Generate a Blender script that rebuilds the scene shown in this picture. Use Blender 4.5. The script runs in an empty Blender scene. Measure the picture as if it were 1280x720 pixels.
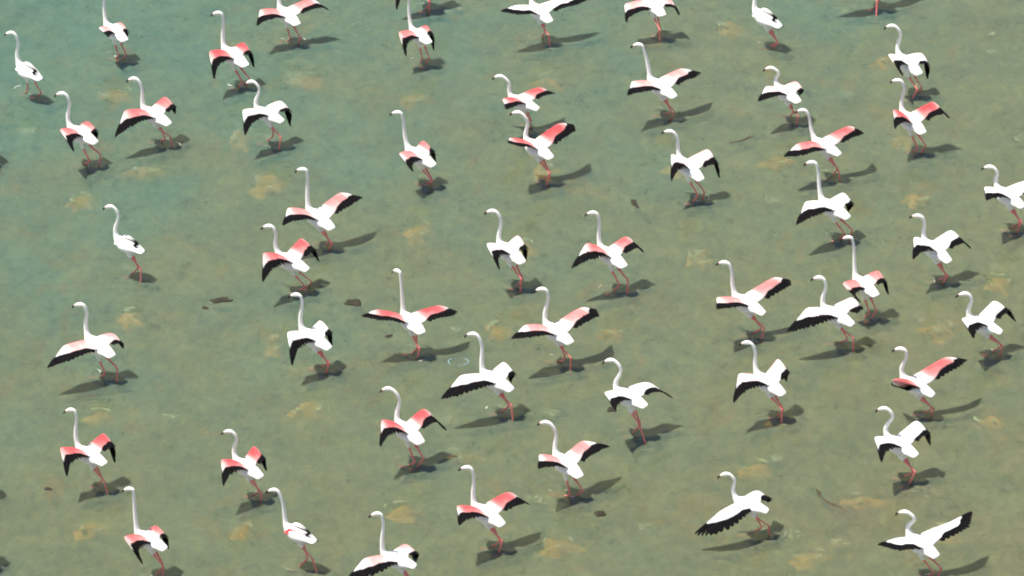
import bpy, bmesh, math, random
import numpy as np
from mathutils import Vector, Matrix, Quaternion

random.seed(7)
scene = bpy.context.scene
COL = scene.collection

# ------------------------------------------------------------------ camera, sky, sun, exposure
PITCH = math.radians(28.0)                # drone looking 28 degrees down through a long lens
DIST = 105.0
cam_d = bpy.data.cameras.new("camera")
cam_d.sensor_width = 36.0
cam_d.lens = 36.0 * 8400.0 / 1280.0
cam_d.clip_start = 1.0
cam_d.clip_end = 6000.0
cam = bpy.data.objects.new("camera", cam_d)
cam.location = (0, -DIST * math.cos(PITCH), DIST * math.sin(PITCH))
cam.rotation_euler = (math.radians(90) - PITCH, 0, 0)
COL.objects.link(cam)
scene.camera = cam

SUN_EL = math.radians(70.0)               # high sun standing over the left of the picture
world = bpy.data.worlds.new("World")
scene.world = world
world.use_nodes = True
wn = world.node_tree
wn.nodes.clear()
sky = wn.nodes.new("ShaderNodeTexSky")
sky.sky_type = 'NISHITA'
sky.sun_disc = False
sky.sun_elevation = SUN_EL
sky.sun_rotation = math.radians(-90)
sky.dust_density = 1.5
bg = wn.nodes.new("ShaderNodeBackground")
bg.inputs["Strength"].default_value = 0.07
wo = wn.nodes.new("ShaderNodeOutputWorld")
wn.links.new(sky.outputs[0], bg.inputs[0])
wn.links.new(bg.outputs[0], wo.inputs[0])

sun_d = bpy.data.lights.new("sun", 'SUN')
sun_d.energy = 4.0
sun_d.angle = math.radians(1.8)
sun_d.color = (1.0, 0.96, 0.89)
sun = bpy.data.objects.new("sun", sun_d)
sun.rotation_euler = (0, SUN_EL - math.radians(90), 0)
sun.location = (-20, 0, 60)
COL.objects.link(sun)

scene.view_settings.view_transform = 'Standard'
scene.view_settings.look = 'None'
scene.view_settings.gamma = 1.0
scene.view_settings.exposure = 1.1
scene.view_settings.use_curve_mapping = False
scene.render.engine = 'CYCLES'
scene.cycles.filter_width = 2.0
scene.cycles.use_denoising = True
scene.cycles.max_bounces = 5
scene.cycles.diffuse_bounces = 3
scene.cycles.transparent_max_bounces = 8
scene.cycles.use_adaptive_sampling = True
scene.cycles.adaptive_threshold = 0.02

DEPTH = 0.13                              # water depth over the mud

# ------------------------------------------------------------------ helpers
def new_mat(name):
    m = bpy.data.materials.new(name)
    m.use_nodes = True
    nt = m.node_tree
    nt.nodes.clear()
    out = nt.nodes.new("ShaderNodeOutputMaterial")
    return m, nt, out

def node(nt, kind, **kw):
    n = nt.nodes.new(kind)
    for k, v in kw.items():
        if k.startswith("i_"):
            n.inputs[k[2:].replace("_", " ")].default_value = v
        else:
            setattr(n, k, v)
    return n

def ramp(nt, stops, src):
    r = nt.nodes.new("ShaderNodeValToRGB")
    el = r.color_ramp.elements
    while len(el) < len(stops):
        el.new(0.5)
    for e, (p, c) in zip(el, stops):
        e.position = p
        e.color = c if len(c) == 4 else (*c, 1)
    nt.links.new(src, r.inputs[0])
    return r

def mix_col(nt, fac, a, b):
    m = nt.nodes.new("ShaderNodeMix")
    m.data_type = 'RGBA'
    for sock, v in ((m.inputs[0], fac), (m.inputs[6], a), (m.inputs[7], b)):
        if hasattr(v, "is_output"):
            nt.links.new(v, sock)
        else:
            sock.default_value = v if not isinstance(v, tuple) or len(v) == 4 else (*v, 1)
    return m.outputs[2]

def tag(o, label, cat, group=None, kind=None):
    o["label"] = label
    o["category"] = cat
    if group: o["group"] = group
    if kind: o["kind"] = kind
    return o

def link_mesh(name, me, mats, parent=None, smooth=True):
    for m in mats:
        me.materials.append(m)
    if smooth:
        me.polygons.foreach_set("use_smooth", [True] * len(me.polygons))
    o = bpy.data.objects.new(name, me)
    COL.objects.link(o)
    if parent is not None:
        o.parent = parent
    return o

def mesh_of(name, verts, faces, mat_idx=None, attrs=None):
    me = bpy.data.meshes.new(name)
    me.from_pydata([tuple(v) for v in verts], [], faces)
    if mat_idx:
        me.polygons.foreach_set("material_index", mat_idx)
    if attrs:
        for an, vals in attrs.items():
            a = me.attributes.new(an, 'FLOAT', 'POINT')
            a.data.foreach_set("value", vals)
    bm = bmesh.new()
    bm.from_mesh(me)
    bmesh.ops.recalc_face_normals(bm, faces=bm.faces)
    bm.to_mesh(me)
    bm.free()
    me.update()
    return me

def world_coords(nt, scale=(1, 1, 1)):
    g = nt.nodes.new("ShaderNodeNewGeometry")
    mp = nt.nodes.new("ShaderNodeMapping")
    mp.inputs["Scale"].default_value = scale
    nt.links.new(g.outputs["Position"], mp.inputs[0])
    return mp.outputs[0]

def noise(nt, vec, scale, detail=4, rough=0.55, dist=0.0):
    n = node(nt, "ShaderNodeTexNoise", i_Scale=scale, i_Detail=detail, i_Roughness=rough, i_Distortion=dist)
    nt.links.new(vec, n.inputs["Vector"])
    return n.outputs[0]

# ------------------------------------------------------------------ materials
def mat_mud():
    m, nt, out = new_mat("lakebed_mud")
    v = world_coords(nt)
    a = ramp(nt, [(0.3, (0.10, 0.085, 0.04)), (0.55, (0.20, 0.165, 0.08)), (0.75, (0.30, 0.24, 0.12))], noise(nt, v, 0.9, 6, 0.65))
    b = ramp(nt, [(0.42, (0.5, 0.5, 0.5)), (0.6, (1, 1, 1))], noise(nt, v, 5.5, 5, 0.7))
    mul = nt.nodes.new("ShaderNodeMix"); mul.data_type = 'RGBA'; mul.blend_type = 'MULTIPLY'
    mul.inputs[0].default_value = 0.7
    nt.links.new(a.outputs[0], mul.inputs[6]); nt.links.new(b.outputs[0], mul.inputs[7])
    p = node(nt, "ShaderNodeBsdfPrincipled", i_Roughness=0.95)
    nt.links.new(mul.outputs[2], p.inputs["Base Color"])
    nt.links.new(p.outputs[0], out.inputs[0])
    return m

def mat_water():
    m, nt, out = new_mat("murky_lagoon_water")
    v = world_coords(nt)
    sep = nt.nodes.new("ShaderNodeSeparateXYZ"); nt.links.new(v, sep.inputs[0])
    # water tint: greener to the far left, browner to the near right, drifting in broad patches
    def mth(op, a, b):
        n = nt.nodes.new("ShaderNodeMath"); n.operation = op
        for i, x in enumerate((a, b)):
            if hasattr(x, "is_output"): nt.links.new(x, n.inputs[i])
            else: n.inputs[i].default_value = x
        return n.outputs[0]
    drift = mth('ADD', mth('MULTIPLY', sep.outputs[0], 0.022), mth('MULTIPLY', sep.outputs[1], -0.020))
    vs = world_coords(nt, (1.0, 0.8, 1.0))
    n1 = noise(nt, vs, 0.45, 3, 0.5, 0.4)
    n2 = noise(nt, vs, 1.9, 4, 0.6, 0.3)
    f = mth('ADD', mth('ADD', drift, mth('MULTIPLY', n1, 0.75)), mth('MULTIPLY', n2, 0.35))
    c = ramp(nt, [(0.15, WATER[0]), (0.5, WATER[1]), (0.8, WATER[2]), (0.98, WATER[3])], f)
    n3 = noise(nt, world_coords(nt, (1.2, 0.75, 1.0)), 5.0, 5, 0.7, 0.9)
    shade = ramp(nt, [(0.26, (0.66, 0.76, 0.84)), (0.5, (1.0, 1.0, 1.0)), (0.76, (1.42, 1.24, 1.02))], n3)
    # fine specks of weed and grit hanging in the water
    n5 = noise(nt, world_coords(nt, (1.0, 0.8, 1.0)), 11.0, 5, 0.75, 0.6)
    speck = ramp(nt, [(0.30, (0.55, 0.62, 0.66)), (0.42, (1.0, 1.0, 1.0)), (0.64, (1.0, 1.0, 1.0)), (0.76, (1.5, 1.4, 1.15))], n5)
    # ochre mottling in separate blots, doubling as painted reflections of the birds
    n4 = noise(nt, world_coords(nt, (1.0, 0.7, 1.0)), 1.3, 4, 0.65, 0.8)
    blot = ramp(nt, [(0.56, (0, 0, 0)), (0.74, (0.38, 0.38, 0.38))], n4)
    ochre_reflection = mix_col(nt, blot.outputs[0], c.outputs[0], (0.17, 0.115, 0.048))
    mul = nt.nodes.new("ShaderNodeMix"); mul.data_type = 'RGBA'; mul.blend_type = 'MULTIPLY'
    mul.inputs[0].default_value = 0.8
    nt.links.new(ochre_reflection, mul.inputs[6]); nt.links.new(shade.outputs[0], mul.inputs[7])
    turb = node(nt, "ShaderNodeBsdfPrincipled", i_Roughness=1.0)
    turb.inputs["Specular IOR Level"].default_value = 0.0
    turb.inputs["Subsurface Weight"].default_value = 1.0
    turb.inputs["Subsurface Radius"].default_value = (0.6, 1.0, 0.8)
    turb.inputs["Subsurface Scale"].default_value = 0.09
    mul2 = nt.nodes.new("ShaderNodeMix"); mul2.data_type = 'RGBA'; mul2.blend_type = 'MULTIPLY'
    mul2.inputs[0].default_value = 0.8
    nt.links.new(mul.outputs[2], mul2.inputs[6]); nt.links.new(speck.outputs[0], mul2.inputs[7])
    nt.links.new(mul2.outputs[2], turb.inputs["Base Color"])
    tr = node(nt, "ShaderNodeBsdfTransparent")
    tr.inputs[0].default_value = (0.80, 0.86, 0.70, 1)
    thick = ramp(nt, [(0.3, (0.48,) * 3), (0.7, (0.62,) * 3)], n2)
    mx = nt.nodes.new("ShaderNodeMixShader")
    nt.links.new(thick.outputs[0], mx.inputs[0])
    nt.links.new(tr.outputs[0], mx.inputs[1]); nt.links.new(turb.outputs[0], mx.inputs[2])
    # rippled mirror of the sky
    rip = noise(nt, world_coords(nt, (1.0, 1.6, 1.0)), 3.0, 3, 0.5, 0.6)
    rip2 = noise(nt, world_coords(nt, (1.0, 1.6, 1.0)), 14.0, 2, 0.5, 0.2)
    hgt = mth('ADD', rip, mth('MULTIPLY', rip2, 0.12))
    bp = node(nt, "ShaderNodeBump", i_Strength=1.0, i_Distance=0.012)
    nt.links.new(hgt, bp.inputs["Height"])
    fr = node(nt, "ShaderNodeFresnel", i_IOR=1.34)
    nt.links.new(bp.outputs[0], fr.inputs["Normal"])
    gl = node(nt, "ShaderNodeBsdfGlossy", i_Roughness=0.03)
    nt.links.new(bp.outputs[0], gl.inputs["Normal"])
    mx2 = nt.nodes.new("ShaderNodeMixShader")
    nt.links.new(fr.outputs[0], mx2.inputs[0])
    nt.links.new(mx.outputs[0], mx2.inputs[1]); nt.links.new(gl.outputs[0], mx2.inputs[2])
    nt.links.new(mx2.outputs[0], out.inputs[0])
    return m

WATER = [(0.067, 0.139, 0.104), (0.101, 0.132, 0.081), (0.112, 0.131, 0.074), (0.128, 0.127, 0.072)]

def mat_plumage():
    m, nt, out = new_mat("flamingo_plumage")
    at = node(nt, "ShaderNodeAttribute", attribute_name="pink")
    c = ramp(nt, [(0.0, (0.84, 0.82, 0.77)), (0.10, (0.80, 0.70, 0.66)), (0.36, (0.66, 0.27, 0.25)), (0.7, (0.52, 0.095, 0.095)), (1.0, (0.42, 0.04, 0.045))], at.outputs["Fac"])
    tc = nt.nodes.new("ShaderNodeTexCoord")
    n = noise(nt, tc.outputs["Object"], 28.0, 3, 0.6)
    sh = ramp(nt, [(0.3, (0.9, 0.88, 0.86)), (0.7, (1, 1, 1))], n)
    mul = nt.nodes.new("ShaderNodeMix"); mul.data_type = 'RGBA'; mul.blend_type = 'MULTIPLY'
    mul.inputs[0].default_value = 0.6
    nt.links.new(c.outputs[0], mul.inputs[6]); nt.links.new(sh.outputs[0], mul.inputs[7])
    p = node(nt, "ShaderNodeBsdfPrincipled", i_Roughness=0.85)
    p.inputs["Specular IOR Level"].default_value = 0.15
    p.inputs["Sheen Weight"].default_value = 0.15
    nt.links.new(mul.outputs[2], p.inputs["Base Color"])
    bp = node(nt, "ShaderNodeBump", i_Strength=0.35, i_Distance=0.01)
    nt.links.new(n, bp.inputs["Height"]); nt.links.new(bp.outputs[0], p.inputs["Normal"])
    nt.links.new(p.outputs[0], out.inputs[0])
    return m

def mat_plain(name, col, rough=0.6, var=0.25, scale=20.0, spec=0.3):
    m, nt, out = new_mat(name)
    tc = nt.nodes.new("ShaderNodeTexCoord")
    n = noise(nt, tc.outputs["Object"], scale, 3, 0.6)
    a = tuple(x * (1 - var) for x in col); b = tuple(min(1, x * (1 + var)) for x in col)
    c = ramp(nt, [(0.3, a), (0.7, b)], n)
    p = node(nt, "ShaderNodeBsdfPrincipled", i_Roughness=rough)
    p.inputs["Specular IOR Level"].default_value = spec
    nt.links.new(c.outputs[0], p.inputs["Base Color"])
    nt.links.new(p.outputs[0], out.inputs[0])
    return m

M_MUD = mat_mud()
M_WATER = mat_water()
M_PLUME = mat_plumage()
M_BLACK = mat_plain("black_flight_feather", (0.006, 0.0055, 0.006), 0.9, 0.4, 30, 0.04)
M_LEG = mat_plain("pink_leg_skin", (0.72, 0.19, 0.17), 0.5, 0.2, 25)
M_BILL = mat_plain("pink_bill", (0.70, 0.50, 0.44), 0.4, 0.1, 25)
M_TIP = mat_plain("black_bill_tip", (0.015, 0.014, 0.014), 0.35, 0.2, 25)
M_EYE = mat_plain("yellow_eye", (0.45, 0.32, 0.05), 0.2, 0.2, 25)
M_WEED = mat_plain("dark_rotting_weed", (0.022, 0.019, 0.008), 0.8, 0.5, 18)
M_STICK = mat_plain("waterlogged_wood", (0.05, 0.04, 0.018), 0.85, 0.4, 18)
M_REFLECTION = mat_plain("ochre_reflection_paint", (0.50, 0.27, 0.08), 0.95, 0.45, 5.0, 0.0)  # ochre of the heaps that imitate bird reflections
M_FOAM_REFLECTION = mat_plain("pale_scum_reflection", (0.62, 0.60, 0.46), 0.7, 0.15, 30)  # scum, and the arcs painted as pale reflection marks
M_RING = mat_plain("pale_blue_plastic", (0.20, 0.31, 0.33), 0.4, 0.1, 30)

# ------------------------------------------------------------------ the setting: lakebed and water
def sheet(name, x0, x1, y0, y1, nx, ny, zf):
    verts, faces = [], []
    for j in range(ny + 1):
        for i in range(nx + 1):
            x = x0 + (x1 - x0) * i / nx; y = y0 + (y1 - y0) * j / ny
            verts.append((x, y, zf(x, y)))
    for j in range(ny):
        for i in range(nx):
            a = j * (nx + 1) + i
            faces.append((a, a + 1, a + nx + 2, a + nx + 1))
    me = bpy.data.meshes.new(name)
    me.from_pydata(verts, [], faces)
    return me

def bed_z(x, y):
    r = max(abs(x), abs(y))
    w = 1.0 if r < 20 else 0.0
    return -DEPTH - 0.02 + w * (0.018 * math.sin(1.7 * x + 0.6 * y) * math.sin(0.9 * y - 0.4 * x) + 0.012 * math.sin(4.1 * x - 2.3 * y) * math.sin(3.3 * y + 1.1 * x))

bed = link_mesh("lakebed", sheet("lakebed", -26, 26, -26, 26, 150, 150, bed_z), [M_MUD])
bed["kind"] = "structure"
far = []
R0, R1 = 26, 1500
me = bpy.data.meshes.new("lakebed_far")
zb = -DEPTH - 0.02
me.from_pydata([(-R1, -R1, zb), (R1, -R1, zb), (R1, R1, zb), (-R1, R1, zb), (-R0, -R0, zb), (R0, -R0, zb), (R0, R0, zb), (-R0, R0, zb)], [],
               [(0, 1, 5, 4), (1, 2, 6, 5), (2, 3, 7, 6), (3, 0, 4, 7)])
fb = link_mesh("lakebed", me, [M_MUD], smooth=False)
fb["kind"] = "structure"

def water_mesh():
    """One sheet to the horizon; fine around the birds, where rings spread from every pair of legs."""
    xs = np.concatenate([[-1500, -60, -14], np.linspace(-9.6, 9.6, 441), [14, 60, 1500]])
    ys = np.concatenate([[-1500, -60, -16], np.linspace(-11.5, 13.0, 441), [18, 60, 1500]])
    X, Y = np.meshgrid(xs, ys)
    Z = np.zeros_like(X)
    rr = np.random.RandomState(4)
    for row in FLOCK:
        ya = math.radians(row[4])
        for (fa, fl) in row[10]:
            fx = row[1] + fa * math.cos(ya) - fl * math.sin(ya); fy = row[2] + fa * math.sin(ya) + fl * math.cos(ya)
            r = np.hypot(X - fx, Y - fy)
            wl = rr.uniform(0.16, 0.24); R = rr.uniform(0.25, 0.6)
            Z += 0.0034 * np.sin(2 * np.pi * r / wl + rr.uniform(0, 6)) * np.exp(-(r / R) ** 2) * np.clip(r / 0.08, 0, 1)
    inner = (np.abs(X) < 9.5) & (Y > -11.4) & (Y < 12.9)
    Z *= inner
    ny, nx = X.shape
    co = np.stack([X, Y, Z], -1).reshape(-1, 3)
    i = np.arange((ny - 1) * (nx - 1)); j = i // (nx - 1) * nx + i % (nx - 1)
    F = np.stack([j, j + 1, j + nx + 1, j + nx], -1)
    me = bpy.data.meshes.new("water")
    me.vertices.add(len(co)); me.vertices.foreach_set("co", co.ravel())
    me.loops.add(F.size); me.loops.foreach_set("vertex_index", F.ravel())
    me.polygons.add(len(F)); me.polygons.foreach_set("loop_start", np.arange(len(F)) * 4)
    me.update(calc_edges=True)
    return me

# ------------------------------------------------------------------ flamingos
V = Vector
def bez(a, b, c, d, t):
    s = 1 - t
    return a * s**3 + b * 3 * s * s * t + c * 3 * s * t * t + d * t**3

NR = 10
def build_body(H, bill, hip_feet, body_z, pit, sc, pink, rnd):
    """One continuous skin: tail, torso, S-shaped neck, head and both legs. Body frame: x forward, y left, z up."""
    k = rnd.uniform(0.96, 1.05)
    st = [(V((-0.275, 0, -0.012)), 0.074, 0.012), (V((-0.235, 0, -0.006)), 0.090, 0.022), (V((-0.165, 0, 0.0)), 0.106, 0.045),
          (V((-0.10, 0, -0.008)), 0.134 * k, 0.080), (V((0.0, 0, -0.02)), 0.162 * k, 0.108 * k), (V((0.09, 0, -0.02)), 0.152 * k, 0.112 * k),
          (V((0.165, 0, -0.008)), 0.112, 0.094), (V((0.22, 0, 0.012)), 0.064, 0.068), (V((0.252, 0, 0.05)), 0.044, 0.046)]
    n0 = st[-1][0]
    ln = (H - n0).length
    back = V((-bill.x, -bill.y, 0)) * rnd.uniform(0.12, 0.24) * max(0.3, min(1.1, (0.76 - ln) / 0.25))
    c1 = n0 + V((rnd.uniform(0.07, 0.15), 0, 0.36 * ln)); c2 = H + back + V((0, 0, -0.26 * ln)); 
    p3 = H - bill * 0.012
    for i in range(1, 12):
        t = i / 11
        r = 0.036 - 0.0125 * min(1, t * 1.6)
        st.append((bez(n0, c1, c2, p3, t), r, r))
    up = V((0, 0, 1))
    st += [(H + bill * 0.028 + up * 0.002, 0.031, 0.034), (H + bill * 0.062 - up * 0.010, 0.031, 0.035),
           (H + bill * 0.092 - up * 0.026, 0.024, 0.027), (H + bill * 0.108 - up * 0.038, 0.016, 0.019)]
    verts, faces, midx, pk = [], [], [], []
    side = V((0, 1, 0)); prev_t = None
    for i, (c, ry, rz) in enumerate(st):
        a = st[max(0, i - 1)][0]; b = st[min(len(st) - 1, i + 1)][0]
        t = (b - a).normalized()
        if prev_t is not None:
            side = prev_t.rotation_difference(t) @ side
        side = (side - t * side.dot(t)).normalized()
        prev_t = t
        nrm = t.cross(side)
        for q in range(NR):
            ph = math.radians(36 * q + 18 - 36)   # edges at -18, 18 ...
            verts.append(c + side * math.cos(ph) * ry + nrm * math.sin(ph) * rz)
            pk.append((0.012 + 0.06 * pink) * (1.0 if 4 <= i <= 8 else 0.5))
    def ix(i, q): return i * NR + q % NR
    leg_faces = {}
    for i in range(len(st) - 1):
        for q in range(NR):
            fc = (ix(i, q), ix(i, q + 1), ix(i + 1, q + 1), ix(i + 1, q))
            mid = sum((verts[j] for j in fc), V((0, 0, 0))) / 4
            if i == 3:
                ang = 36 * q - 18 + 18          # centre angle of this face
                ang %= 360
                if ang == 288: leg_faces[1] = fc; continue
                if ang == 252: leg_faces[-1] = fc; continue
            faces.append(fc); midx.append(0)
    faces.append(tuple(ix(0, q) for q in range(NR))); midx.append(0)
    faces.append(tuple(ix(len(st) - 1, q) for q in range(NR))); midx.append(0)
    # legs, given foot targets in the level frame, brought into the pitched body frame
    rot = Matrix.Rotation(pit, 3, 'Y')           # level -> body (undoes nose-up pitch)
    for sgn, ft in zip((1, -1), hip_feet):
        fc = leg_faces[sgn]
        mc = sum((verts[j] for j in fc), V((0, 0, 0))) / 4
        hip = V((-0.045, sgn * 0.05, -0.12))
        foot = rot @ V((ft[0] / sc, ft[1] / sc, (-DEPTH - body_z) / sc))
        d = foot - hip
        l1, l2 = 0.31, 0.37
        mx = (l1 + l2) * 0.992
        if d.length > mx:                        # bring the foot in under the bird
            down = foot.copy(); down.x = hip.x; down.y = hip.y
            h0 = abs(down.z - hip.z)
            if h0 > mx * 0.97:
                l1 *= h0 / (mx * 0.97); l2 *= h0 / (mx * 0.97); mx = (l1 + l2) * 0.992
            rr = math.sqrt(max(1e-6, mx * mx - h0 * h0)); hv = V((d.x, d.y, 0))
            hv *= rr / max(hv.length, 1e-6)
            foot = V((hip.x + hv.x, hip.y + hv.y, foot.z)); d = foot - hip
        L = d.length; dn = d / L
        x = (l1 * l1 - l2 * l2 + L * L) / (2 * L)
        hh = math.sqrt(max(1e-6, l1 * l1 - x * x))
        bk = V((-1, 0, 0)); bk = (bk - dn * bk.dot(dn)).normalized()
        ank = hip + dn * x + bk * hh
        sec = [(hip, 0.040, 0.034), (hip.lerp(ank, 0.28), 0.024, 0.022), (hip.lerp(ank, 0.5), 0.0145, 0.0145), (hip.lerp(ank, 0.93), 0.012, 0.012), (ank, 0.0165, 0.0155),
               (ank.lerp(foot, 0.08), 0.0125, 0.0125), (ank.lerp(foot, 0.6), 0.0118, 0.0118), (ank.lerp(foot, 0.97), 0.0125, 0.0125),
               (foot + V((0.035, 0, 0.004)), 0.012, 0.03), (foot + V((0.085, 0, 0.0)), 0.006, 0.05)]
        prev = fc
        mcx = sum(verts[j].x for j in fc) / 4; mcy = sum(verts[j].y for j in fc) / 4
        sg = [((1 if verts[j].x > mcx else -1), (1 if verts[j].y > mcy else -1)) for j in fc]
        for si, (c, rx, ry) in enumerate(sec):
            base = len(verts)
            if si >= 8:
                fx = V((0, 0, 1)); fx = V((0.2, 0, 1)).normalized()
            else:
                pa = sec[max(0, si - 1)][0]; pb = sec[min(7, si + 1)][0]
                ax = (pb - pa).normalized(); fx = V((1, 0, 0)); fx = (fx - ax * fx.dot(ax)).normalized()
            ly = V((0, 1, 0))
            for a, b in sg:
                verts.append(c + fx * rx * a + ly * ry * b)
                pk.append(0.08 * pink)
            cur = tuple(range(base, base + 4))
            for q in range(4):
                faces.append((prev[q], prev[(q + 1) % 4], cur[(q + 1) % 4], cur[q])); midx.append(0 if si < 2 else 1)
            prev = cur
        faces.append(prev); midx.append(1)
    return verts, faces, midx, pk

def tube(pts, rads, n=8):
    verts, faces = [], []
    side = None; pt = None
    for i, (c, r) in enumerate(zip(pts, rads)):
        t = (pts[min(len(pts) - 1, i + 1)] - pts[max(0, i - 1)]).normalized()
        if side is None:
            side = t.orthogonal().normalized()
        else:
            side = pt.rotation_difference(t) @ side
        side = (side - t * side.dot(t)).normalized(); pt = t
        nr = t.cross(side)
        rr = r if isinstance(r, tuple) else (r, r)
        for q in range(n):
            a = 2 * math.pi * q / n
            verts.append(c + side * math.cos(a) * rr[0] + nr * math.sin(a) * rr[1])
    for i in range(len(pts) - 1):
        for q in range(n):
            faces.append((i * n + q, i * n + (q + 1) % n, (i + 1) * n + (q + 1) % n, (i + 1) * n + q))
    faces.append(tuple(range(n))); faces.append(tuple((len(pts) - 1) * n + q for q in range(n)))
    return verts, faces

def slerp(a, b, t):
    a = a.normalized(); b = b.normalized()
    q = a.rotation_difference(b)
    return (Quaternion().slerp(q, t)) @ a

def build_wing(sg, W, T, pink, folded, rnd):
    """Covert-clad arm and hand (one mesh) and the row of flight feathers (another). Body frame."""
    if folded:
        S = V((0.15, sg * 0.035, 0.095)); W = V((0.215, sg * 0.105, -0.035)); T = V((-0.29, sg * 0.06, -0.005))
    else:
        S = V((0.135, sg * 0.055, 0.055))
    hand = T - W
    dT = hand.normalized()
    d0 = V((-1.0, sg * (0.02 if not folded else -0.10), 0.13 if not folded else 0.02)).normalized()
    dW = (d0 * 0.62 + dT * 0.5).normalized()
    M = W + hand * (0.42 if not folded else 0.12)
    inner, outer = 9, 8
    tuck = 0.0 if folded else max(0.0, min(1.0, (abs(W.y) - abs(T.y)) / 0.2))   # hand folded back against the flank
    roots, dirs, lens, cov, pk = [], [], [], [], []
    arm = W - S
    for i in range(inner):
        t = i / inner
        bow = math.sin(t * math.pi)
        roots.append(S + arm * t + V((-0.015, 0, 0.03 if not folded else 0.0)) * bow)
        dirs.append(slerp(d0 if folded else V((d0.x, d0.y - sg * 0.14 * max(0.0, 1 - t / 0.4), d0.z - 0.26 * max(0.0, 1 - t / 0.55))), dW, t ** 1.5))
        lens.append((0.25 + 0.04 * t) if not folded else 0.31 + 0.03 * t)
        cov.append(((0.74 - 0.12 * t) + 0.16 * tuck if i > 3 else (0.96, 0.98, 0.95, 0.84)[i]) if not folded else 1.0 - 0.04 * t)
        pk.append(pink * (0.06, 0.10, 0.35, 0.8, 1, 1, 1, 0.95, 0.85)[i] * (0.25 if folded and t < 0.4 else 1.0))
    Lp = (T - M).length
    for i in range(outer):
        t = i / (outer - 1)
        roots.append(W.lerp(M, t))
        dirs.append(slerp(dW, (T - M), t ** 0.8))
        l0 = 0.29 if not folded else 0.34
        lens.append(l0 + (Lp - l0) * t ** 0.9)
        cov.append((0.58 - 0.30 * t) + 0.30 * tuck if not folded else 0.95 - 0.1 * t)
        pk.append(pink * (0.45 * (1 - t) ** 1.5 + 0.03))
    n = len(roots)
    for _ in range(2):                           # round the wrist
        roots = [roots[0]] + [roots[i] * 0.5 + (roots[i - 1] + roots[i + 1]) * 0.25 for i in range(1, n - 1)] + [roots[-1]]
    norms = []
    for i in range(n):
        sp = roots[min(n - 1, i + 1)] - roots[max(0, i - 1)]
        nm = sp.cross(dirs[i]) * sg
        if folded and nm.y * sg < 0: nm = -nm
        if not folded and nm.z < 0 and i < inner: nm = -nm
        if nm.length < 1e-6: nm = V((0, 0, 1))
        nm.normalize()
        if norms and nm.dot(norms[-1]) < 0: nm = -nm
        norms.append(nm)
    # coverts: closed aerofoil loft, scalloped edge
    verts, faces, pv = [], [], []
    for i in range(n):
        R, d, nm = roots[i], dirs[i], norms[i]
        c = lens[i] * cov[i] * (1 + rnd.uniform(-0.10, 0.08))
        bul = 2.0 if folded else 1.0
        tap = 1.0 if i < inner else 1.0 - 0.55 * (i - inner) / (outer - 1)
        prof = [(-0.016, 0.0), (0.10, 0.020), (0.38, 0.024), (0.72, 0.013), (1.0, 0.003), (0.72, -0.004), (0.38, -0.008), (0.10, -0.012)]
        for fr, th in prof:
            x = fr * c if fr > 0 else fr
            verts.append(R + d * x + nm * th * tap * bul - V((0, 0, 1)) * (0.07 * x * x / max(c, 0.05)) * (0 if folded else 1))
            pv.append(max(0.0, min(1.0, pk[i] * (1.12 - (0.70 if i < 6 else 0.5) * max(0.0, fr)) * (1 + rnd.uniform(-0.1, 0.1)))))
    K = 8
    for i in range(n - 1):
        for q in range(K):
            faces.append((i * K + q, i * K + (q + 1) % K, (i + 1) * K + (q + 1) % K, (i + 1) * K + q))
    faces.append(tuple(range(K))); faces.append(tuple((n - 1) * K + q for q in range(K)))
    # flight feathers
    fv, ff = [], []
    for i in range(3 if not folded else 0, n):     # the innermost quills stay under white tertials
        R, d, nm = roots[i], dirs[i], norms[i]
        sp = (roots[min(n - 1, i + 1)] - roots[max(0, i - 1)]).normalized()
        wd = (sp - d * sp.dot(d))
        if wd.length < 1e-4: wd = d.cross(nm)
        wd.normalize()
        ln = lens[i] * (1 + rnd.uniform(-0.03, 0.03))
        gap = (roots[min(n - 1, i + 1)] + dirs[min(n - 1, i + 1)] * lens[min(n - 1, i + 1)] * 0.8 - roots[max(0, i - 1)] - dirs[max(0, i - 1)] * lens[max(0, i - 1)] * 0.8)
        gap = (gap - d * gap.dot(d)).length * 0.5
        w = max(0.020, min(0.045, gap * 0.72))
        if i > n - 5: w = min(w, 0.021)
        base = len(fv)
        for s, ws in ((0.12, 0.55), (0.5, 1.0), (0.8, 1.0), (0.94, 0.72), (1.0, 0.22)):
            sag = (0.07 * (s * ln) ** 2 / max(ln, 0.1)) * (0 if folded else 1)
            c = R + d * (ln * s) - V((0, 0, 1)) * sag - nm * (0.001 + 0.0012 * (i % 3)) + (nm * 0.012 if folded else V((0, 0, 0)))
            fv += [c - wd * w * ws, c + nm * 0.003 * ws, c + wd * w * ws, c - nm * 0.003 * ws]
        for s in range(4):
            for q in range(4):
                a = base + s * 4 + q; b = base + s * 4 + (q + 1) % 4
                ff.append((a, b, b + 4, a + 4))
        ff.append((base, base + 1, base + 2, base + 3)); ff.append((base + 16, base + 17, base + 18, base + 19))
    return verts, faces, pv, fv, ff

eye_bm = bmesh.new()
bmesh.ops.create_icosphere(eye_bm, subdivisions=1, radius=0.006)
EYE = bpy.data.meshes.new("eye"); eye_bm.to_mesh(EYE); eye_bm.free()
EYE.materials.append(M_EYE)

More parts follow.
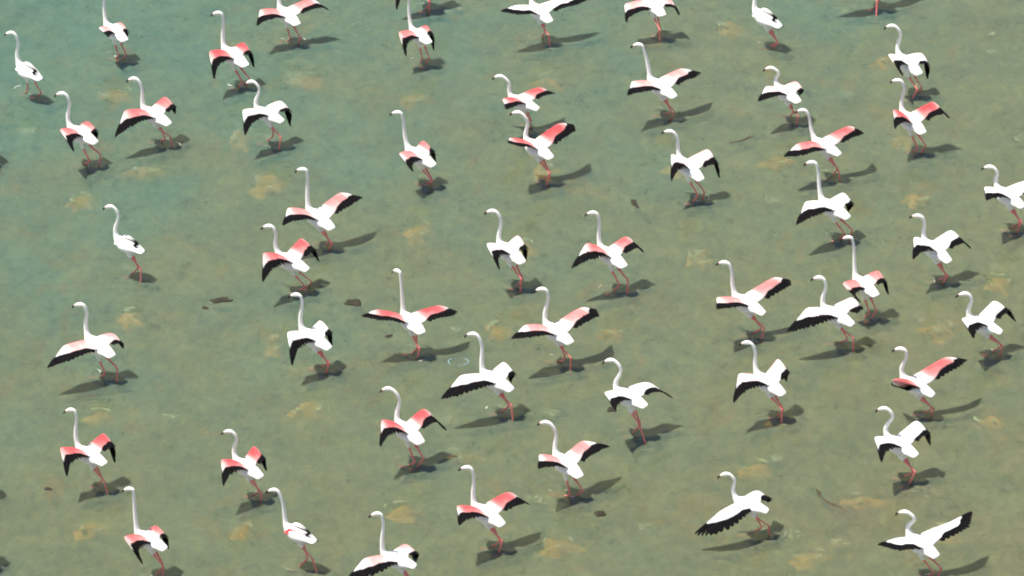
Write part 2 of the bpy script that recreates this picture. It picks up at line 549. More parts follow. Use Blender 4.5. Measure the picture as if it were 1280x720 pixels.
def flamingo(num, x, y, bz, yaw, pit, sc, H, wl, wr, feet, pink, bill_yaw, label):
    rnd = random.Random(num * 17 + 3)
    root = bpy.data.objects.new("flamingo", None)
    root.empty_display_size = 0.2
    root.location = (x, y, -DEPTH)
    root.rotation_euler = (0, 0, math.radians(yaw))
    COL.objects.link(root)
    tag(root, label, "flamingo", "flamingos wading across the shallow lagoon")
    p = math.radians(pit)
    to_level = Matrix.Translation((0, 0, bz + DEPTH)) @ Matrix.Rotation(-p, 4, 'Y') @ Matrix.Scale(sc, 4)
    def put(vs): return [to_level @ v for v in vs]
    H = V(H)
    by = math.radians(bill_yaw - yaw)
    bill = V((math.cos(by), math.sin(by), -0.12)).normalized()
    v, f, mi, pk = build_body(H, bill, feet, bz, p, sc, pink, rnd)
    body = link_mesh("body", mesh_of("body", put(v), f, mi, {"pink": pk}), [M_PLUME, M_LEG], root)
    ss = body.modifiers.new("smooth", 'SUBSURF'); ss.levels = 1; ss.render_levels = 2
    up = V((0, 0, 1))
    pts = [H + bill * a - up * b for a, b in ((0.095, 0.030), (0.118, 0.045), (0.138, 0.066), (0.146, 0.090), (0.144, 0.108))]
    bv, bf = tube(pts, [(0.017, 0.019), (0.0155, 0.018), (0.014, 0.017), (0.011, 0.013), (0.004, 0.005)])
    bi = [0 if k < 8 else 1 for k in range(len(bf))]; bi[-2] = 0
    link_mesh("beak", mesh_of("beak", put(bv), bf, bi), [M_BILL, M_TIP], body)
    sd = up.cross(bill).normalized()
    for s in (1, -1):
        e = bpy.data.objects.new("eye", EYE); COL.objects.link(e); e.parent = body
        e.location = to_level @ (H + bill * 0.062 + up * 0.0 + sd * s * 0.029)
    for sg, wg in ((1, wl), (-1, wr)):
        fold = wg is None
        W, T = (V((0, 0, 0)), V((0, 0, 0))) if fold else (V(wg[0]), V(wg[1]))
        wv, wf, wp, fv, ff = build_wing(sg, W, T, pink, fold, rnd)
        w = link_mesh("wing", mesh_of("wing", put(wv), wf, None, {"pink": wp}), [M_PLUME], root)
        s2 = w.modifiers.new("smooth", 'SUBSURF'); s2.levels = 1; s2.render_levels = 1
        link_mesh("flight_feathers", mesh_of("flight_feathers", put(fv), ff), [M_BLACK], w, smooth=False)
    return root

# num, x, y, body height, yaw, pitch, size, crown, left wing (wrist, tip), right wing, feet, pink, bill yaw, label
FLOCK = [
 (1,-7.954,6.628,0.51,141,14,1,(0.42,0.04,0.55),None,None,((0.34,-0.21),(0.12,-0.23)),0,163,
  'pure white flamingo with wings folded shut, outermost bird in the upper left corner'),
 (2,-6.609,8.108,0.51,133,12,1,(0.41,0.04,0.62),((0.14,0.26,0.1),(-0.22,0.33,0.17)),((0.14,-0.25,0.01),(-0.2,-0.08,-0.03)),((0.25,-0.1),(0.11,-0.16)),0.4725,163,
  'half-folded flamingo near the upper left corner, its head cut off by the top edge'),
 (3,-4.587,7.129,0.536,136,14,1.08,(0.4,0.03,0.59),((0.2,0.38,0.13),(-0.15,0.54,-0.09)),((0.13,-0.29,0.08),(-0.26,-0.2,-0.1)),((0.1,-0.06),(-0.03,-0.18)),0.945,163,
  'bright pink-shouldered flamingo with both black wingtips hanging, upper left under the top edge'),
 (4,-3.749,8.738,0.51,129,13,1,(0.47,0.06,0.68),((0.26,0.41,0.1),(-0.02,0.66,0.05)),((0.04,-0.47,0.18),(-0.3,-0.61,0.13)),((0.27,-0.09),(-0.01,-0.15)),0.63,163,
  'flamingo with spread wings and head out of frame, first open-winged bird along the top edge'),
 (5,-1.542,10.065,0.599,128,14,1.08,(0.46,0.06,0.64),((0.14,0.37,0.08),(-0.17,0.54,-0.31)),((0.14,-0.39,0.08),(-0.26,-0.45,-0.07)),((-0.17,-0.05),(0.06,-0.07)),0.42,163,
  'flamingo whose body is above the top edge, only a wingtip, leg and shadow showing'),
 (6,-1.53,7.945,0.522,132,9,0.92,(0.41,0.03,0.73),((0.18,0.38,0.12),(-0.17,0.45,-0.17)),((0.14,-0.27,0.06),(-0.2,-0.2,-0.25)),((0.17,-0.06),(0.05,-0.11)),0.735,163,
  'pink-winged flamingo with drooping wings, head touching the top edge near the middle'),
 (7,0.476,8.801,0.539,129,15,1,(0.49,0.06,0.68),((0.21,0.39,0.14),(0.17,0.76,0.19)),((0.01,-0.45,0.14),(-0.2,-0.84,0.14)),((-0.21,-0.04),(0.3,-0.19)),0.1575,163,
  'flamingo with long flat outstretched wings and headless at the top edge, pale wings'),
 (8,2.387,8.984,0.578,122,15,1,(0.47,0.07,0.66),((0.22,0.46,0.01),(-0.11,0.61,-0.07)),((0.04,-0.34,0),(-0.34,-0.3,-0.02)),((-0.19,0.01),(0.19,-0.13)),0.42,163,
  'flamingo with pinkish arched wings cut by the top edge, beside the flat-winged pale one'),
 (9,4.259,8.594,0.535,144,16,1.08,(0.46,0.04,0.49),None,None,((0.01,-0.09),(0.14,-0.1)),0.0525,163,
  'white flamingo with nearly closed wings, head cut by the top edge, red legs together'),
 (10,6.088,10.121,0.64,133,18,1.08,(0.51,0.05,0.63),((0.31,0.4,0.07),(0.29,0.79,0)),((0.14,-0.41,0.21),(-0.05,-0.8,0.15)),((-0.3,0.18),(0.06,-0.08)),0.21,163,
  'flamingo above the top edge at upper right, only its feet and long thin shadow showing'),
 (11,6.533,6.806,0.555,130,14,1.08,(0.41,0.04,0.47),((0.22,0.27,0.14),(-0.19,0.29,0.04)),((0.08,-0.34,0.04),(-0.28,-0.2,-0.15)),((-0.08,0.02),(0.06,-0.28)),0.105,163,
  'white flamingo with two hanging black wingtips, directly above the crimson-winged bird'),
 (12,-6.942,4.242,0.546,146,13,1.08,(0.41,0.03,0.54),((0.21,0.32,0.13),(-0.19,0.44,0.02)),((0.12,-0.27,0.06),(-0.23,-0.07,-0.04)),((0.18,-0.07),(-0.2,-0.15)),0.735,163,
  'pink-shouldered flamingo below the folded white bird at the upper left, wings half closed'),
 (13,-5.789,4.97,0.521,146,14,1.08,(0.43,0.04,0.46),((0.32,0.38,0.1),(0.18,0.72,-0.14)),((0.15,-0.39,0.1),(-0.19,-0.24,0.06)),((-0.23,-0.13),(0.25,-0.19)),0.735,163,
  'flamingo with a broad pink wing swept out low and the other tucked up, upper left'),
 (14,-3.948,4.939,0.558,150,11,1,(0.36,0.02,0.48),((0.3,0.37,0.13),(0.04,0.62,-0.11)),((0.04,-0.41,0.07),(-0.3,-0.24,-0.17)),((-0.19,0.05),(0.25,-0.16)),0.21,163,
  'pale flamingo with squarely bent wings, standing just below the bright pink-shouldered one'),
 (15,-1.477,3.527,0.51,145,15,1.08,(0.48,0.04,0.55),((0.18,0.34,0.11),(-0.18,0.42,0.04)),((0.17,-0.26,0.08),(-0.2,-0.15,-0.02)),((0.04,-0.17),(0.16,-0.19)),0.63,163,
  'slim flamingo with closed pink wings standing alone in the upper middle'),
 (16,0.189,5.474,0.51,157,13,1,(0.45,0.03,0.33),((0.26,0.37,0.14),(0.05,0.67,0.19)),((-0.06,-0.37,0.14),(-0.31,-0.63,0.02)),((0.02,-0.37),(0.16,-0.4)),0.945,165,
  'small short-necked flamingo with crimson wings, above another crimson bird in the upper middle'),
 (17,0.418,3.67,0.582,142,16,1.08,(0.43,0.04,0.42),((0.32,0.35,0.15),(0.15,0.63,0.31)),((0.04,-0.44,0.25),(-0.04,-0.79,0.14)),((-0.16,0.03),(0.08,-0.14)),1,163,
  'crimson flamingo with one wing raised and one pointing forward, below the small short-necked bird'),
 (18,2.45,5.985,0.527,141,15,1.08,(0.51,0.05,0.52),((0.31,0.38,0.09),(0.12,0.71,0.11)),((0.02,-0.42,0.17),(-0.16,-0.77,0.07)),((-0.1,-0.09),(0.21,-0.15)),0.42,163,
  'flamingo with wide arched wings and a long upright neck, over a large blue-grey shadow'),
 (19,2.838,3.008,0.558,134,20,1.08,(0.46,0.06,0.39),((0.27,0.19,0.16),(-0.06,0.43,0.02)),((0.09,-0.42,0.15),(-0.31,-0.38,-0.08)),((0.02,-0.03),(-0.07,-0.2)),0.2625,163,
  'flamingo holding both wings up in an M shape with hanging black tips'),
 (20,4.5,5.798,0.51,136,12,1,(0.36,0.04,0.32),((0.22,0.32,0.14),(0.06,0.66,0.09)),((0.11,-0.32,0.06),(-0.19,-0.09,0.06)),((-0.15,-0.05),(0.27,-0.3)),0.315,163,
  'short-necked pale flamingo with one wing lowered and a trailing pale foot, upper right middle'),
 (21,6.483,4.709,0.536,130,18,1.08,(0.41,0.04,0.52),((0.24,0.23,0.15),(-0.07,0.43,0.11)),((0.08,-0.43,0.19),(-0.29,-0.47,0.15)),((0.16,-0.09),(-0.04,-0.11)),1,163,
  'vivid crimson-winged flamingo at the upper right, below the white bird with hanging wingtips'),
 (22,5.05,3.777,0.563,147,14,1,(0.5,0.04,0.46),((0.34,0.38,0.04),(0.33,0.76,-0.01)),((-0.09,-0.43,0.26),(-0.19,-0.76,0.09)),((-0.24,-0.09),(0.04,-0.17)),0.735,163,
  'flamingo with wide flat pink-edged wings, directly above the white bird with one lowered wing'),
 (23,5.088,1.636,0.548,144,15,1.08,(0.49,0.03,0.56),((0.3,0.37,0.12),(0.15,0.75,-0.02)),((0.1,-0.36,0.07),(-0.19,-0.11,0.02)),((0.05,-0.13),(-0.18,-0.16)),0.0525,163,
  'white flamingo with one broad wing lowered sideways, below the wide flat-winged bird'),
 (24,7.88,1.999,0.567,142,17,1.08,(0.39,0.04,0.32),((0.28,0.34,0.16),(0.04,0.62,0.22)),((-0,-0.4,0.13),(-0.36,-0.29,0.12)),((-0.12,-0.01),(0.12,-0.1)),0.105,163,
  'white flamingo cut by the right edge with its wing curled forward'),
 (25,6.622,0.227,0.537,141,21,1.08,(0.41,0.04,0.37),((0.3,0.25,0.16),(0.05,0.52,0.07)),((0.1,-0.41,0.13),(-0.28,-0.51,0.03)),((-0.05,-0.07),(0.15,-0.08)),0.0525,163,
  'white flamingo with lifted wings and black tips bent down, below the bird cut at right'),
 (26,-3.034,1.365,0.51,138,16,1.08,(0.43,0.03,0.64),((0.34,0.36,0.13),(0.12,0.67,0.1)),((0.08,-0.45,0.24),(-0.1,-0.78,0.14)),((-0.09,-0.07),(0.26,-0.2)),0.525,163,
  'flamingo with arched open wings and long straight neck, above the pink folded-M bird'),
 (27,-3.427,-0.097,0.51,153,14,1.08,(0.42,0.03,0.43),((0.34,0.33,0.16),(0.11,0.63,-0.07)),((0.12,-0.41,0.16),(-0.28,-0.34,-0.01)),((0.06,-0.12),(-0.09,-0.32)),0.84,163,
  'flamingo with pink wings held in a folded M, below the arched open-winged bird'),
 (28,-5.99,0.353,0.577,151,14,1,(0.4,0.02,0.53),None,None,((-0.23,0.05),(0.13,-0.15)),0,163,
  'white flamingo with wings closed standing alone at the middle left, reddish legs'),
 (29,-0.025,0.044,0.598,135,14,1.08,(0.4,0.04,0.51),((0.23,0.31,0.15),(-0.16,0.36,-0.03)),((0.16,-0.28,0.1),(-0.21,-0.14,-0.07)),((-0.2,-0.01),(0.04,-0.1)),0.21,163,
  'pale flamingo with drooped half-closed wings at the centre, trailing foot pointing down'),
 (30,1.551,-0.083,0.594,136,14,1.08,(0.42,0.04,0.54),((0.29,0.28,0.18),(0.17,0.64,-0.03)),((0.14,-0.41,0.11),(-0.23,-0.43,0.07)),((0.07,-0.03),(-0.24,-0.1)),0.735,163,
  'flamingo at the centre with one black wingtip stretched low and one pink wing bent'),
 (31,3.636,-1.574,0.551,152,18,1.08,(0.49,0.03,0.47),((0.38,0.34,0.07),(0.22,0.66,0.15)),((-0.08,-0.43,0.31),(-0.25,-0.76,0.21)),((-0.2,-0.03),(0.11,-0.15)),0.525,163,
  'flamingo with one wing raised high and one curled forward, beside the overlapping pair'),
 (32,5.46,-0.967,0.549,130,13,1,(0.46,0.04,0.65),((0.15,0.38,0.1),(-0.26,0.32,-0.01)),((0.13,-0.36,0.08),(-0.27,-0.27,-0.07)),((0.12,-0.02),(-0.02,-0.06)),0.63,163,
  'hindmost of the two overlapping flamingos, pink-shouldered with wings bent down'),
 (33,4.987,-1.923,0.543,150,16,1.08,(0.38,0.02,0.46),((0.35,0.34,0.11),(0.4,0.71,-0.15)),((0.01,-0.4,0.12),(-0.23,-0.11,0.13)),((-0.28,-0.01),(0.2,-0.21)),0.21,163,
  'foremost of the two overlapping flamingos, white with one broad black-edged wing lowered'),
 (34,7.228,-2.187,0.525,161,15,1.08,(0.36,0.02,0.38),((0.31,0.28,0.12),(0.02,0.51,0.05)),((0.03,-0.39,0.2),(-0.38,-0.3,0.08)),((-0.21,-0.1),(-0.01,-0.2)),0.105,169,
  'white flamingo with curved neck and lifted wings over red legs, near the right edge'),
 (35,-6.275,-2.928,0.552,139,14,1.08,(0.39,0.04,0.51),((0.28,0.43,0.03),(0.18,0.83,-0.11)),((0.07,-0.32,0.04),(-0.28,-0.2,0.07)),((0.22,-0.08),(-0.25,-0.09)),0.42,163,
  'flamingo at the middle left with one long pinkish wing stretched out low'),
 (36,-3.005,-2.661,0.538,147,17,1.08,(0.41,0.02,0.54),((0.27,0.37,0.14),(-0.05,0.56,-0.14)),((0.15,-0.3,0.09),(-0.23,-0.12,-0.02)),((-0.14,-0.02),(0.15,-0.17)),0.1575,163,
  'white flamingo with one wing hanging straight down, below the pink folded-M bird'),
 (37,-1.53,-2.168,0.55,127,14,1,(0.44,0.04,0.7),((0.39,0.42,0.12),(0.3,0.77,0.2)),((0.01,-0.48,0.16),(-0.09,-0.81,-0)),((-0.07,-0.02),(0.19,-0.03)),0.945,135,
  'flamingo seen squarely from behind with both crimson-edged wings spread level and straight neck'),
 (38,0.696,-2.495,0.546,137,13,1.08,(0.36,0.02,0.56),((0.31,0.38,0.11),(0.21,0.75,0.11)),((0.04,-0.45,0.23),(-0.01,-0.8,0.09)),((-0.23,-0.04),(0.26,-0.12)),0.525,163,
  'flamingo with wide open wings just below the centre, one raised and one lowered'),
 (39,-0.235,-4.066,0.58,149,16,1.08,(0.48,0.03,0.55),((0.39,0.36,0.05),(0.41,0.74,-0.17)),((0.12,-0.34,0.09),(-0.17,-0.11,0.04)),((-0.32,0.03),(0.11,-0.15)),0.1575,163,
  'white flamingo with a wide black-edged wing lowered, beside the pale blue ring'),
 (40,1.766,-4.685,0.633,146,12,1.08,(0.36,0.02,0.45),((0.23,0.36,0.14),(-0.1,0.54,0.12)),((0,-0.4,0.06),(-0.38,-0.53,-0.04)),((-0.4,0.09),(0.09,-0.07)),0.0525,163,
  'white flamingo on long straight dark legs with rounded arched wings, lower middle'),
 (41,3.868,-4.153,0.573,140,16,1.08,(0.45,0.04,0.45),((0.32,0.35,0.14),(0.08,0.67,-0.05)),((0.21,-0.4,0.13),(-0.12,-0.24,0.03)),((-0.22,-0.02),(0.04,-0.16)),0.2625,163,
  'pale flamingo with bent wing hanging and pointed wing raised, lower right middle'),
 (42,6.098,-4.101,0.51,154,18,1.08,(0.36,0.02,0.45),((0.29,0.33,0.13),(0.31,0.07,-0.14)),((-0.12,-0.43,0.35),(-0.37,-0.77,0.28)),((-0.15,-0.16),(0.08,-0.21)),0.735,163,
  'pink-edged flamingo with one wing flung up and one curled forward, lower right'),
 (43,5.752,-6.021,0.554,145,14,1.08,(0.34,0.02,0.45),((0.28,0.32,0.15),(-0.04,0.56,0.05)),((0.06,-0.41,0.21),(-0.32,-0.24,0.1)),((-0.14,0.03),(0.13,-0.13)),0,163,
  'pure white flamingo with lifted wings over a dark brown shadow, lower right'),
 (44,-6.215,-6.321,0.56,146,12,1,(0.41,0.02,0.62),((0.34,0.35,0.14),(0.01,0.53,-0.1)),((0.11,-0.42,0.15),(-0.25,-0.31,-0.14)),((-0.31,-0.02),(0.11,-0.19)),0.945,163,
  'pink-winged flamingo with both black wingtips hanging, lower left near the edge'),
 (45,-3.892,-6.619,0.519,143,14,1,(0.38,0.03,0.46),((0.27,0.34,0.16),(-0.04,0.6,0.01)),((0.2,-0.35,0.12),(-0.19,-0.24,-0.05)),((-0.17,-0.09),(0.15,-0.18)),0.945,163,
  'small pink flamingo with hanging black wingtips, above the closed-winged bird at the bottom'),
 (46,-1.533,-5.599,0.548,133,13,1.08,(0.42,0.05,0.5),((0.27,0.3,0.17),(-0.04,0.56,0.04)),((0.18,-0.4,0.13),(-0.22,-0.52,-0.02)),((0.16,-0.01),(-0.05,-0.03)),0.945,163,
  'flamingo with salmon wings bent in a wide M, lower middle left'),
 (47,0.813,-6.52,0.51,135,17,1.08,(0.45,0.05,0.45),((0.26,0.34,0.15),(0.01,0.6,0.23)),((0.17,-0.41,0.12),(-0.06,-0.77,0.05)),((0.26,0),(0.02,-0.13)),0.525,163,
  'flamingo with one blunt wing curled and one black-tipped wing stretched, red leg forward'),
 (48,-0.354,-8.062,0.555,144,15,1.08,(0.42,0.03,0.56),((0.3,0.36,0.15),(0.04,0.62,0.13)),((0.02,-0.42,0.17),(-0.22,-0.66,0)),((-0.16,-0.01),(0.13,-0.09)),0.8925,163,
  'flamingo with pink arched wings and bright red legs, bottom middle'),
 (49,3.481,-7.692,0.51,163,12,1,(0.42,0.02,0.39),((0.36,0.36,-0.05),(0.6,0.66,-0.36)),((0.01,-0.28,0.08),(-0.17,-0.5,-0.17)),((-0.26,-0.14),(0.13,-0.14)),0.105,171,
  'low-crouching white flamingo with one long wing trailing to the water, bottom right middle'),
 (50,5.913,-8.873,0.516,140,17,1.08,(0.34,0.03,0.35),((0.23,0.36,0.13),(0.26,0.72,0.2)),((-0.05,-0.44,0.21),(-0.12,-0.87,0.27)),((0.06,-0.15),(-0.14,-0.16)),0.0525,163,
  'white flamingo with straight wings stretched in a V, bottom right corner'),
 (51,-5.216,-8.832,0.573,149,14,1,(0.45,0.02,0.69),((0.25,0.38,0.13),(-0.17,0.41,-0.09)),((0.11,-0.27,0.06),(-0.27,-0.1,-0.04)),((-0.15,-0.03),(0.01,-0.04)),0.735,163,
  'flamingo with closed pink-shouldered wings, bottom left, feet at the bottom edge'),
 (52,-3.069,-8.643,0.577,151,14,1,(0.49,0.04,0.54),None,None,((-0.32,-0.01),(0.15,-0.06)),0.9975,163,
  'closed-winged flamingo with a crimson patch on its side, bottom left middle'),
 (53,-1.632,-9.299,0.519,162,12,1,(0.41,0.01,0.65),((0.43,0.3,0.03),(0.56,0.65,-0.24)),((0.03,-0.34,0.07),(-0.24,-0.09,0.02)),((-0.14,-0.1),(0.05,-0.11)),0.3675,170,
  'pale flamingo cut by the bottom edge with its wing lowered out of frame'),
 (54,-8.689,4.297,0.59,140,13,1.08,(0.39,0.03,0.57),((0.19,0.33,0.12),(-0.13,0.59,0.01)),((0.11,-0.29,0.07),(-0.26,-0.14,-0.03)),((-0.18,-0.06),(0.02,-0.08)),0.42,163,
  'flamingo beyond the left edge near the top, only its shadow reaching in'),
 (55,-7.964,-6.672,0.549,143,14,1,(0.42,0.03,0.58),((0.24,0.32,0.15),(-0.07,0.59,0.03)),((0.15,-0.37,0.1),(-0.22,-0.19,-0.03)),((-0.17,-0.1),(0.04,-0.12)),0.84,163,
  'flamingo beyond the left edge low down, only its shadow tip reaching in'),
 (56,-7.776,-8.609,0.557,140,13,1,(0.41,0.03,0.6),((0.21,0.34,0.13),(-0.11,0.57,-0.05)),((0.14,-0.32,0.09),(-0.21,-0.16,-0.01)),((-0.22,-0.13),(-0.04,-0.15)),0.945,163,
  'flamingo beyond the bottom left corner, only its red legs and shadow reaching in'),
]
water = link_mesh("water", water_mesh(), [M_WATER])
water["kind"] = "structure"
for row in FLOCK:
    flamingo(*row)

# ------------------------------------------------------------------ things lying in the water
def clump(name, x, y, z, lx, ly, lz, rz, mat, seed, label, cat, group=None, sub=3):
    """An irregular lump: noise-pushed ball, flattened, ragged outline."""
    rnd = random.Random(seed)
    bm = bmesh.new()
    bmesh.ops.create_icosphere(bm, subdivisions=sub, radius=1.0)
    ph = [(rnd.uniform(2, 6), rnd.uniform(2, 6), rnd.uniform(0, 6.3)) for _ in range(6)]
    for v in bm.verts:
        a = math.atan2(v.co.y, v.co.x)
        r = 1 + sum(0.10 * math.sin(p[0] * a + p[2]) for p in ph[:3]) + 0.10 * math.sin(p0(v.co, ph[4])) + rnd.uniform(-0.07, 0.07)
        v.co = V((v.co.x * lx * r, v.co.y * ly * r, v.co.z * lz * (0.8 + 0.3 * math.sin(p0(v.co, ph[5])))))
    me = bpy.data.meshes.new(name); bm.to_mesh(me); bm.free()
    o = link_mesh(name, me, [mat])
    o.location = (x, y, z); o.rotation_euler = (0, 0, rz)
    tag(o, label, cat, group)
    return o

def p0(c, p):
    return c.x * p[0] + c.y * p[1] + c.z * 3 + p[2]

def stick(name, x, y, ln, rz, mat, seed, label):
    rnd = random.Random(seed)
    n = 9
    pts = [V((ln * (i / (n - 1) - 0.5), 0.06 * ln * math.sin(i * 0.9 + seed) + rnd.uniform(-0.01, 0.01), rnd.uniform(-0.006, 0.006))) for i in range(n)]
    rads = [0.045 * (0.5 + 0.5 * math.sin(math.pi * (i + 0.6) / n)) * rnd.uniform(0.8, 1.15) for i in range(n)]
    v, f = tube(pts, rads, 7)
    o = link_mesh(name, mesh_of(name, v, f), [mat])
    o.location = (x, y, -0.028); o.rotation_euler = (0, 0, rz)
    tag(o, label, "branch")
    # twig stub as a part
    b = pts[5]; v, f = tube([b, b + V((0.05, 0.05, 0.01)), b + V((0.08, 0.11, 0.015))], [0.012, 0.009, 0.004], 6)
    link_mesh("twig", mesh_of("twig", v, f), [mat], o)
    return o
clump("weed_clump", -2.47, -0.48, -0.004, 0.14, 0.12, 0.035, 0, M_WEED, 11, 'dark brown weed clump floating between the hanging-winged white bird and the level-winged one', "weed", "weed scraps floating in the lagoon")
clump("weed_clump", -4.53, -0.40, -0.004, 0.16, 0.1, 0.03, 0.3, M_WEED, 12, 'dark green weed scrap afloat beyond the middle left, in open water', "weed", "weed scraps floating in the lagoon")
clump("weed_clump", -4.77, -0.66, -0.004, 0.05, 0.06, 0.02, 0.6, M_WEED, 13, 'smallest dark weed bit beside the dark green weed scrap', "weed", "weed scraps floating in the lagoon")
clump("weed_clump", -1.90, -1.58, -0.004, 0.075, 0.05, 0.02, 0.9, M_WEED, 14, 'tiny black weed scrap in front of the level-winged flamingo', "weed", "weed scraps floating in the lagoon")
clump("weed_clump", -6.86, -6.33, -0.004, 0.05, 0.07, 0.02, 1.2, M_WEED, 15, 'small dark lump low at the left, short of the pink-winged flamingo', "weed", "weed scraps floating in the lagoon")
clump("weed_clump", 1.29, -7.06, -0.004, 0.09, 0.09, 0.03, 1.5, M_WEED, 16, 'brown weed lump below the flamingo with the red leg forward', "weed", "weed scraps floating in the lagoon")
clump("weed_clump", 1.96, 2.89, -0.004, 0.16, 0.05, 0.015, 1.8, M_WEED, 17, 'thin dark weed streak in the upper middle, under the wide arched-winged flamingo', "weed", "weed scraps floating in the lagoon")
clump("weed_clump", 1.51, -3.91, -0.004, 0.08, 0.08, 0.025, 2.1, M_WEED, 18, 'olive weed lump beneath the wing of the long-legged white flamingo', "weed", "weed scraps floating in the lagoon")
stick("driftwood", 3.81, 5.17, 0.62, 0.35, M_STICK, 3, "olive brown driftwood piece lying flat in the upper right middle")
stick("driftwood", 4.69, -6.71, 0.85, -1, M_STICK, 8, "dark crooked branch lying in the brown shallows at the lower right")

ring_pts = [V((0.155 * math.cos(a), 0.125 * math.sin(a), 0.005 * math.sin(2.3 * a + 1))) for a in [2 * math.pi * i / 40 for i in range(41)]]
v, f = tube(ring_pts, [0.0075 + 0.003 * math.sin(1.7 * i) for i in range(41)], 8)
ro = link_mesh("ring", mesh_of("ring", v, f[:-2]), [M_RING])
ro.location = (-0.82, -2.40, -0.005)
tag(ro, "pale blue ring lying at the water surface beside the level-winged flamingo's shadow", "ring")

# bird reflections imitated by soft ochre heaps, seen dimly through the water
REFLECTIONS = [(-6.58, 6.99, 0.3, 0.22, 0.8), (-6.89, 3.14, 0.28, 0.22, 1.2), (-5.95, 4.19, 0.3, 0.19, 0.8), (-3.39, 7.5, 0.31, 0.22, 0.6), (-4.44, 5.43, 0.23, 0.39, 0.9), (-3.93, 3.79, 0.3, 0.43, 0.9), (-1.59, 6.81, 0.3, 0.22, 0.9), (3.71, 9.55, 0.25, 0.33, 0.9), (-1.15, 10.17, 0.28, 0.24, 0.8), (-1.46, 2.11, 0.25, 0.33, 1), (-5.93, -0.85, 0.23, 0.32, 0.8), (-6.22, -3.99, 0.28, 0.2, 0.6), (-3.09, -3.76, 0.33, 0.33, 0.8), (-6.21, -7.37, 0.29, 0.23, 0.6), (-3.98, -7.44, 0.24, 0.22, 0.6), (-1.59, -6.85, 0.33, 0.22, 0.7), (1.55, -1.32, 0.24, 0.17, 0.6), (-0.22, -1.26, 0.25, 0.29, 1), (0.52, 4.28, 0.23, 0.33, 0.8), (2.72, 4.36, 0.28, 0.33, 1), (2.97, 1.21, 0.23, 0.33, 0.9), (6.48, 3.23, 0.27, 0.22, 0.6), (7.65, 0.32, 0.24, 0.27, 0.6), (6.62, -1.19, 0.28, 0.29, 0.8), (6.4, 5.28, 0.2, 0.29, 1), (-3.67, -1.71, 0.2, 0.33, 0.9), (0.66, 7.41, 0.3, 0.26, 0.8), (0.19, 1.48, 0.28, 0.32, 0.8), (6.28, 8.26, 0.3, 0.22, 0.7), (-0.72, -5.22, 0.29, 0.2, 0.6), (3.63, -5.58, 0.27, 0.23, 0.6), (0.7, -7.83, 0.35, 0.27, 0.6), (4.31, -8.18, 0.35, 0.23, 0.6), (5.2, -6.54, 0.35, 0.2, 0.6), (4.28, 4.56, 0.28, 0.24, 0.7), (6.33, -7.48, 0.35, 0.2, 0.6), (7.24, -4.11, 0.29, 0.2, 0.6), (4.1, -4.11, 0.29, 0.23, 0.6)]
srnd = random.Random(9)
sv, sf = [], []
for (x, y, a, b, e) in REFLECTIONS:
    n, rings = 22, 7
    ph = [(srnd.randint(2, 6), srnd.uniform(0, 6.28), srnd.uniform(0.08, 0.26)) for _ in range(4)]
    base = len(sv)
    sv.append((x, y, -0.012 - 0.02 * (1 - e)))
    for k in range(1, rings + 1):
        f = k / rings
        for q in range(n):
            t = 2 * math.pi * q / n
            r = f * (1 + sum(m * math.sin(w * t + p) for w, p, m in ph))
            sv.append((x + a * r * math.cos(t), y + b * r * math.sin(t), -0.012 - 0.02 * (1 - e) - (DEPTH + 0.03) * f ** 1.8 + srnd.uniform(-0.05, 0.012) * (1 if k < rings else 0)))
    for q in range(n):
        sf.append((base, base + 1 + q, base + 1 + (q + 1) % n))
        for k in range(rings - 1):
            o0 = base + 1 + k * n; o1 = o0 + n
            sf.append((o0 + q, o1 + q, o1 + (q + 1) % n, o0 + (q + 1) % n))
so = link_mesh("ochre_reflection", mesh_of("ochre_reflection", sv, sf), [M_REFLECTION])
tag(so, "soft ochre patches under the murky water imitating bird reflections", "ochre_reflection", kind="stuff")

# pale scum and shell grit hanging just under the surface in small drifts that nobody could count
FOAM = [(-3.63, 7.47, 0.13, 0.1), (-5.84, 4.10, 0.11, 0.07), (-0.87, -1.29, 0.07, 0.06), (5.55, 6.90, 0.1, 0.09), (8.08, 8.50, 0.1, 0.05), (7.61, 0.67, 0.13, 0.13), (5.55, 10.08, 0.12, 0.06), (4.17, 3.06, 0.1, 0.05), (0.60, -3.96, 0.1, 0.06), (1.95, -7.44, 0.15, 0.07), (0.38, -6.59, 0.16, 0.08), (2.94, 1.18, 0.08, 0.12), (3.94, -5.32, 0.07, 0.07), (6.03, -6.35, 0.14, 0.16), (6.62, -1.26, 0.09, 0.12), (-3.01, 0.40, 0.11, 0.1), (4.10, -7.60, 0.1, 0.08), (-5.13, -4.11, 0.12, 0.1), (8.08, 9.18, 0.05, 0.04), (4.79, -7.83, 0.14, 0.06), (2.87, -7.37, 0.13, 0.1), (-0.97, -4.11, 0.04, 0.1), (8.29, 5.28, 0.08, 0.1), (-7.88, 5.57, 0.12, 0.05)]
frnd = random.Random(5)
fv, ff = [], []
for (x, y, a, b) in FOAM:
    for k in range(26):
        r = math.sqrt(frnd.random()); th = frnd.uniform(0, 6.283)
        cx, cy = x + 1.3 * a * r * math.cos(th), y + b * r * math.sin(th) * 1.9
        s = frnd.uniform(0.008, 0.026) * (1.15 - 0.5 * r)
        base = len(fv); n = 7
        z = frnd.uniform(-0.030, -0.012)
        fv.append((cx, cy, z + 0.006))
        for q in range(n):
            t = 2 * math.pi * q / n; rr = s * frnd.uniform(0.6, 1.3)
            fv.append((cx + rr * 1.4 * math.cos(t), cy + rr * math.sin(t), z - 0.004))
        for q in range(n):
            ff.append((base, base + 1 + q, base + 1 + (q + 1) % n))
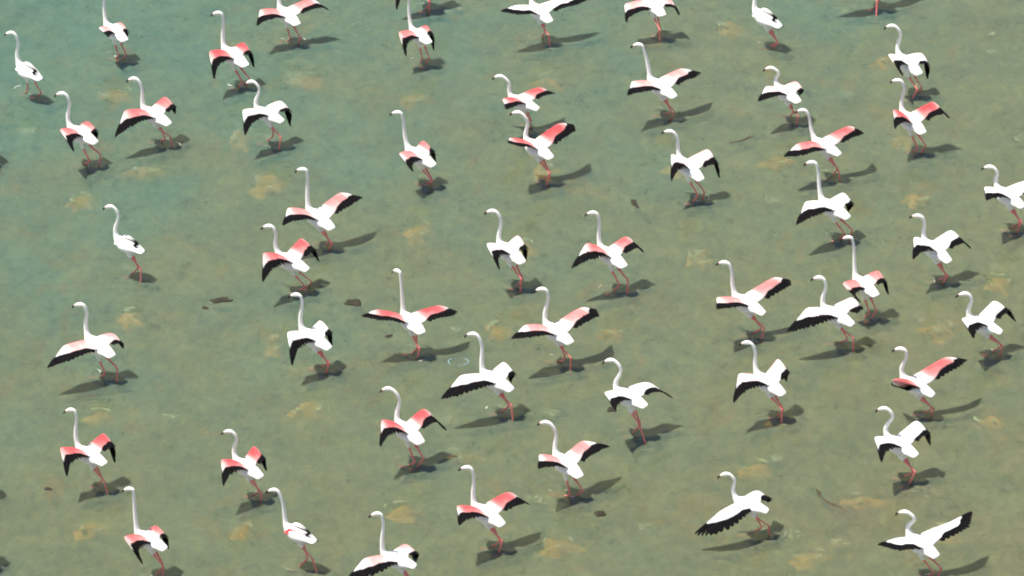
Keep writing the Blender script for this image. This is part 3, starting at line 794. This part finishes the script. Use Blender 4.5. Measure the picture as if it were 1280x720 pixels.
for (x, y, a, b, e) in REFLECTIONS:                       # pale broken marks of the bird reflections, shaped as thin arcs
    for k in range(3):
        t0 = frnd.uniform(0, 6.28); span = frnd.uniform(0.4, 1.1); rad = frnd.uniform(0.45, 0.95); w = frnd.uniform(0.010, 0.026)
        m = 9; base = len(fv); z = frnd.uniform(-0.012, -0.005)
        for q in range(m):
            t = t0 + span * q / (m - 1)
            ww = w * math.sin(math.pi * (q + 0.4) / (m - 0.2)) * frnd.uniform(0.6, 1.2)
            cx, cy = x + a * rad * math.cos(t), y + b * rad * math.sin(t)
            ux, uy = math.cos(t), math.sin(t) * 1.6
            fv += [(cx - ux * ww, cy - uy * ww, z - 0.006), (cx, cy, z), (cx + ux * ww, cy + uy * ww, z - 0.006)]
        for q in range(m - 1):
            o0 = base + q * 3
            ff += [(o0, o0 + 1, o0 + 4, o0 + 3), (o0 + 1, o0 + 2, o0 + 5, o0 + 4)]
for row in FLOCK:                                  # churned water: broken pale crescents around the feet
    ya = math.radians(row[4])
    for (fa, fl) in row[10]:
        fx = row[1] + fa * math.cos(ya) - fl * math.sin(ya); fy = row[2] + fa * math.sin(ya) + fl * math.cos(ya)
        for k in range(3):
            t0 = frnd.uniform(0, 6.28); span = frnd.uniform(0.5, 1.6); rad = frnd.uniform(0.05, 0.17); w = frnd.uniform(0.004, 0.010)
            m = 7; base = len(fv); z = frnd.uniform(-0.008, 0.002)
            for q in range(m):
                t = t0 + span * q / (m - 1)
                ww = w * math.sin(math.pi * (q + 0.4) / (m - 0.2)) * frnd.uniform(0.5, 1.3)
                cx, cy = fx + rad * math.cos(t), fy + rad * math.sin(t)
                fv += [(cx - math.cos(t) * ww, cy - math.sin(t) * ww, z - 0.004), (cx, cy, z), (cx + math.cos(t) * ww, cy + math.sin(t) * ww, z - 0.004)]
            for q in range(m - 1):
                o0 = base + q * 3
                ff += [(o0, o0 + 1, o0 + 4, o0 + 3), (o0 + 1, o0 + 2, o0 + 5, o0 + 4)]
fo = link_mesh("scum", mesh_of("scum", fv, ff), [M_FOAM_REFLECTION])
tag(fo, "thin pale scum in small drifts, with arcs imitating broken bird reflections", "scum", kind="stuff")
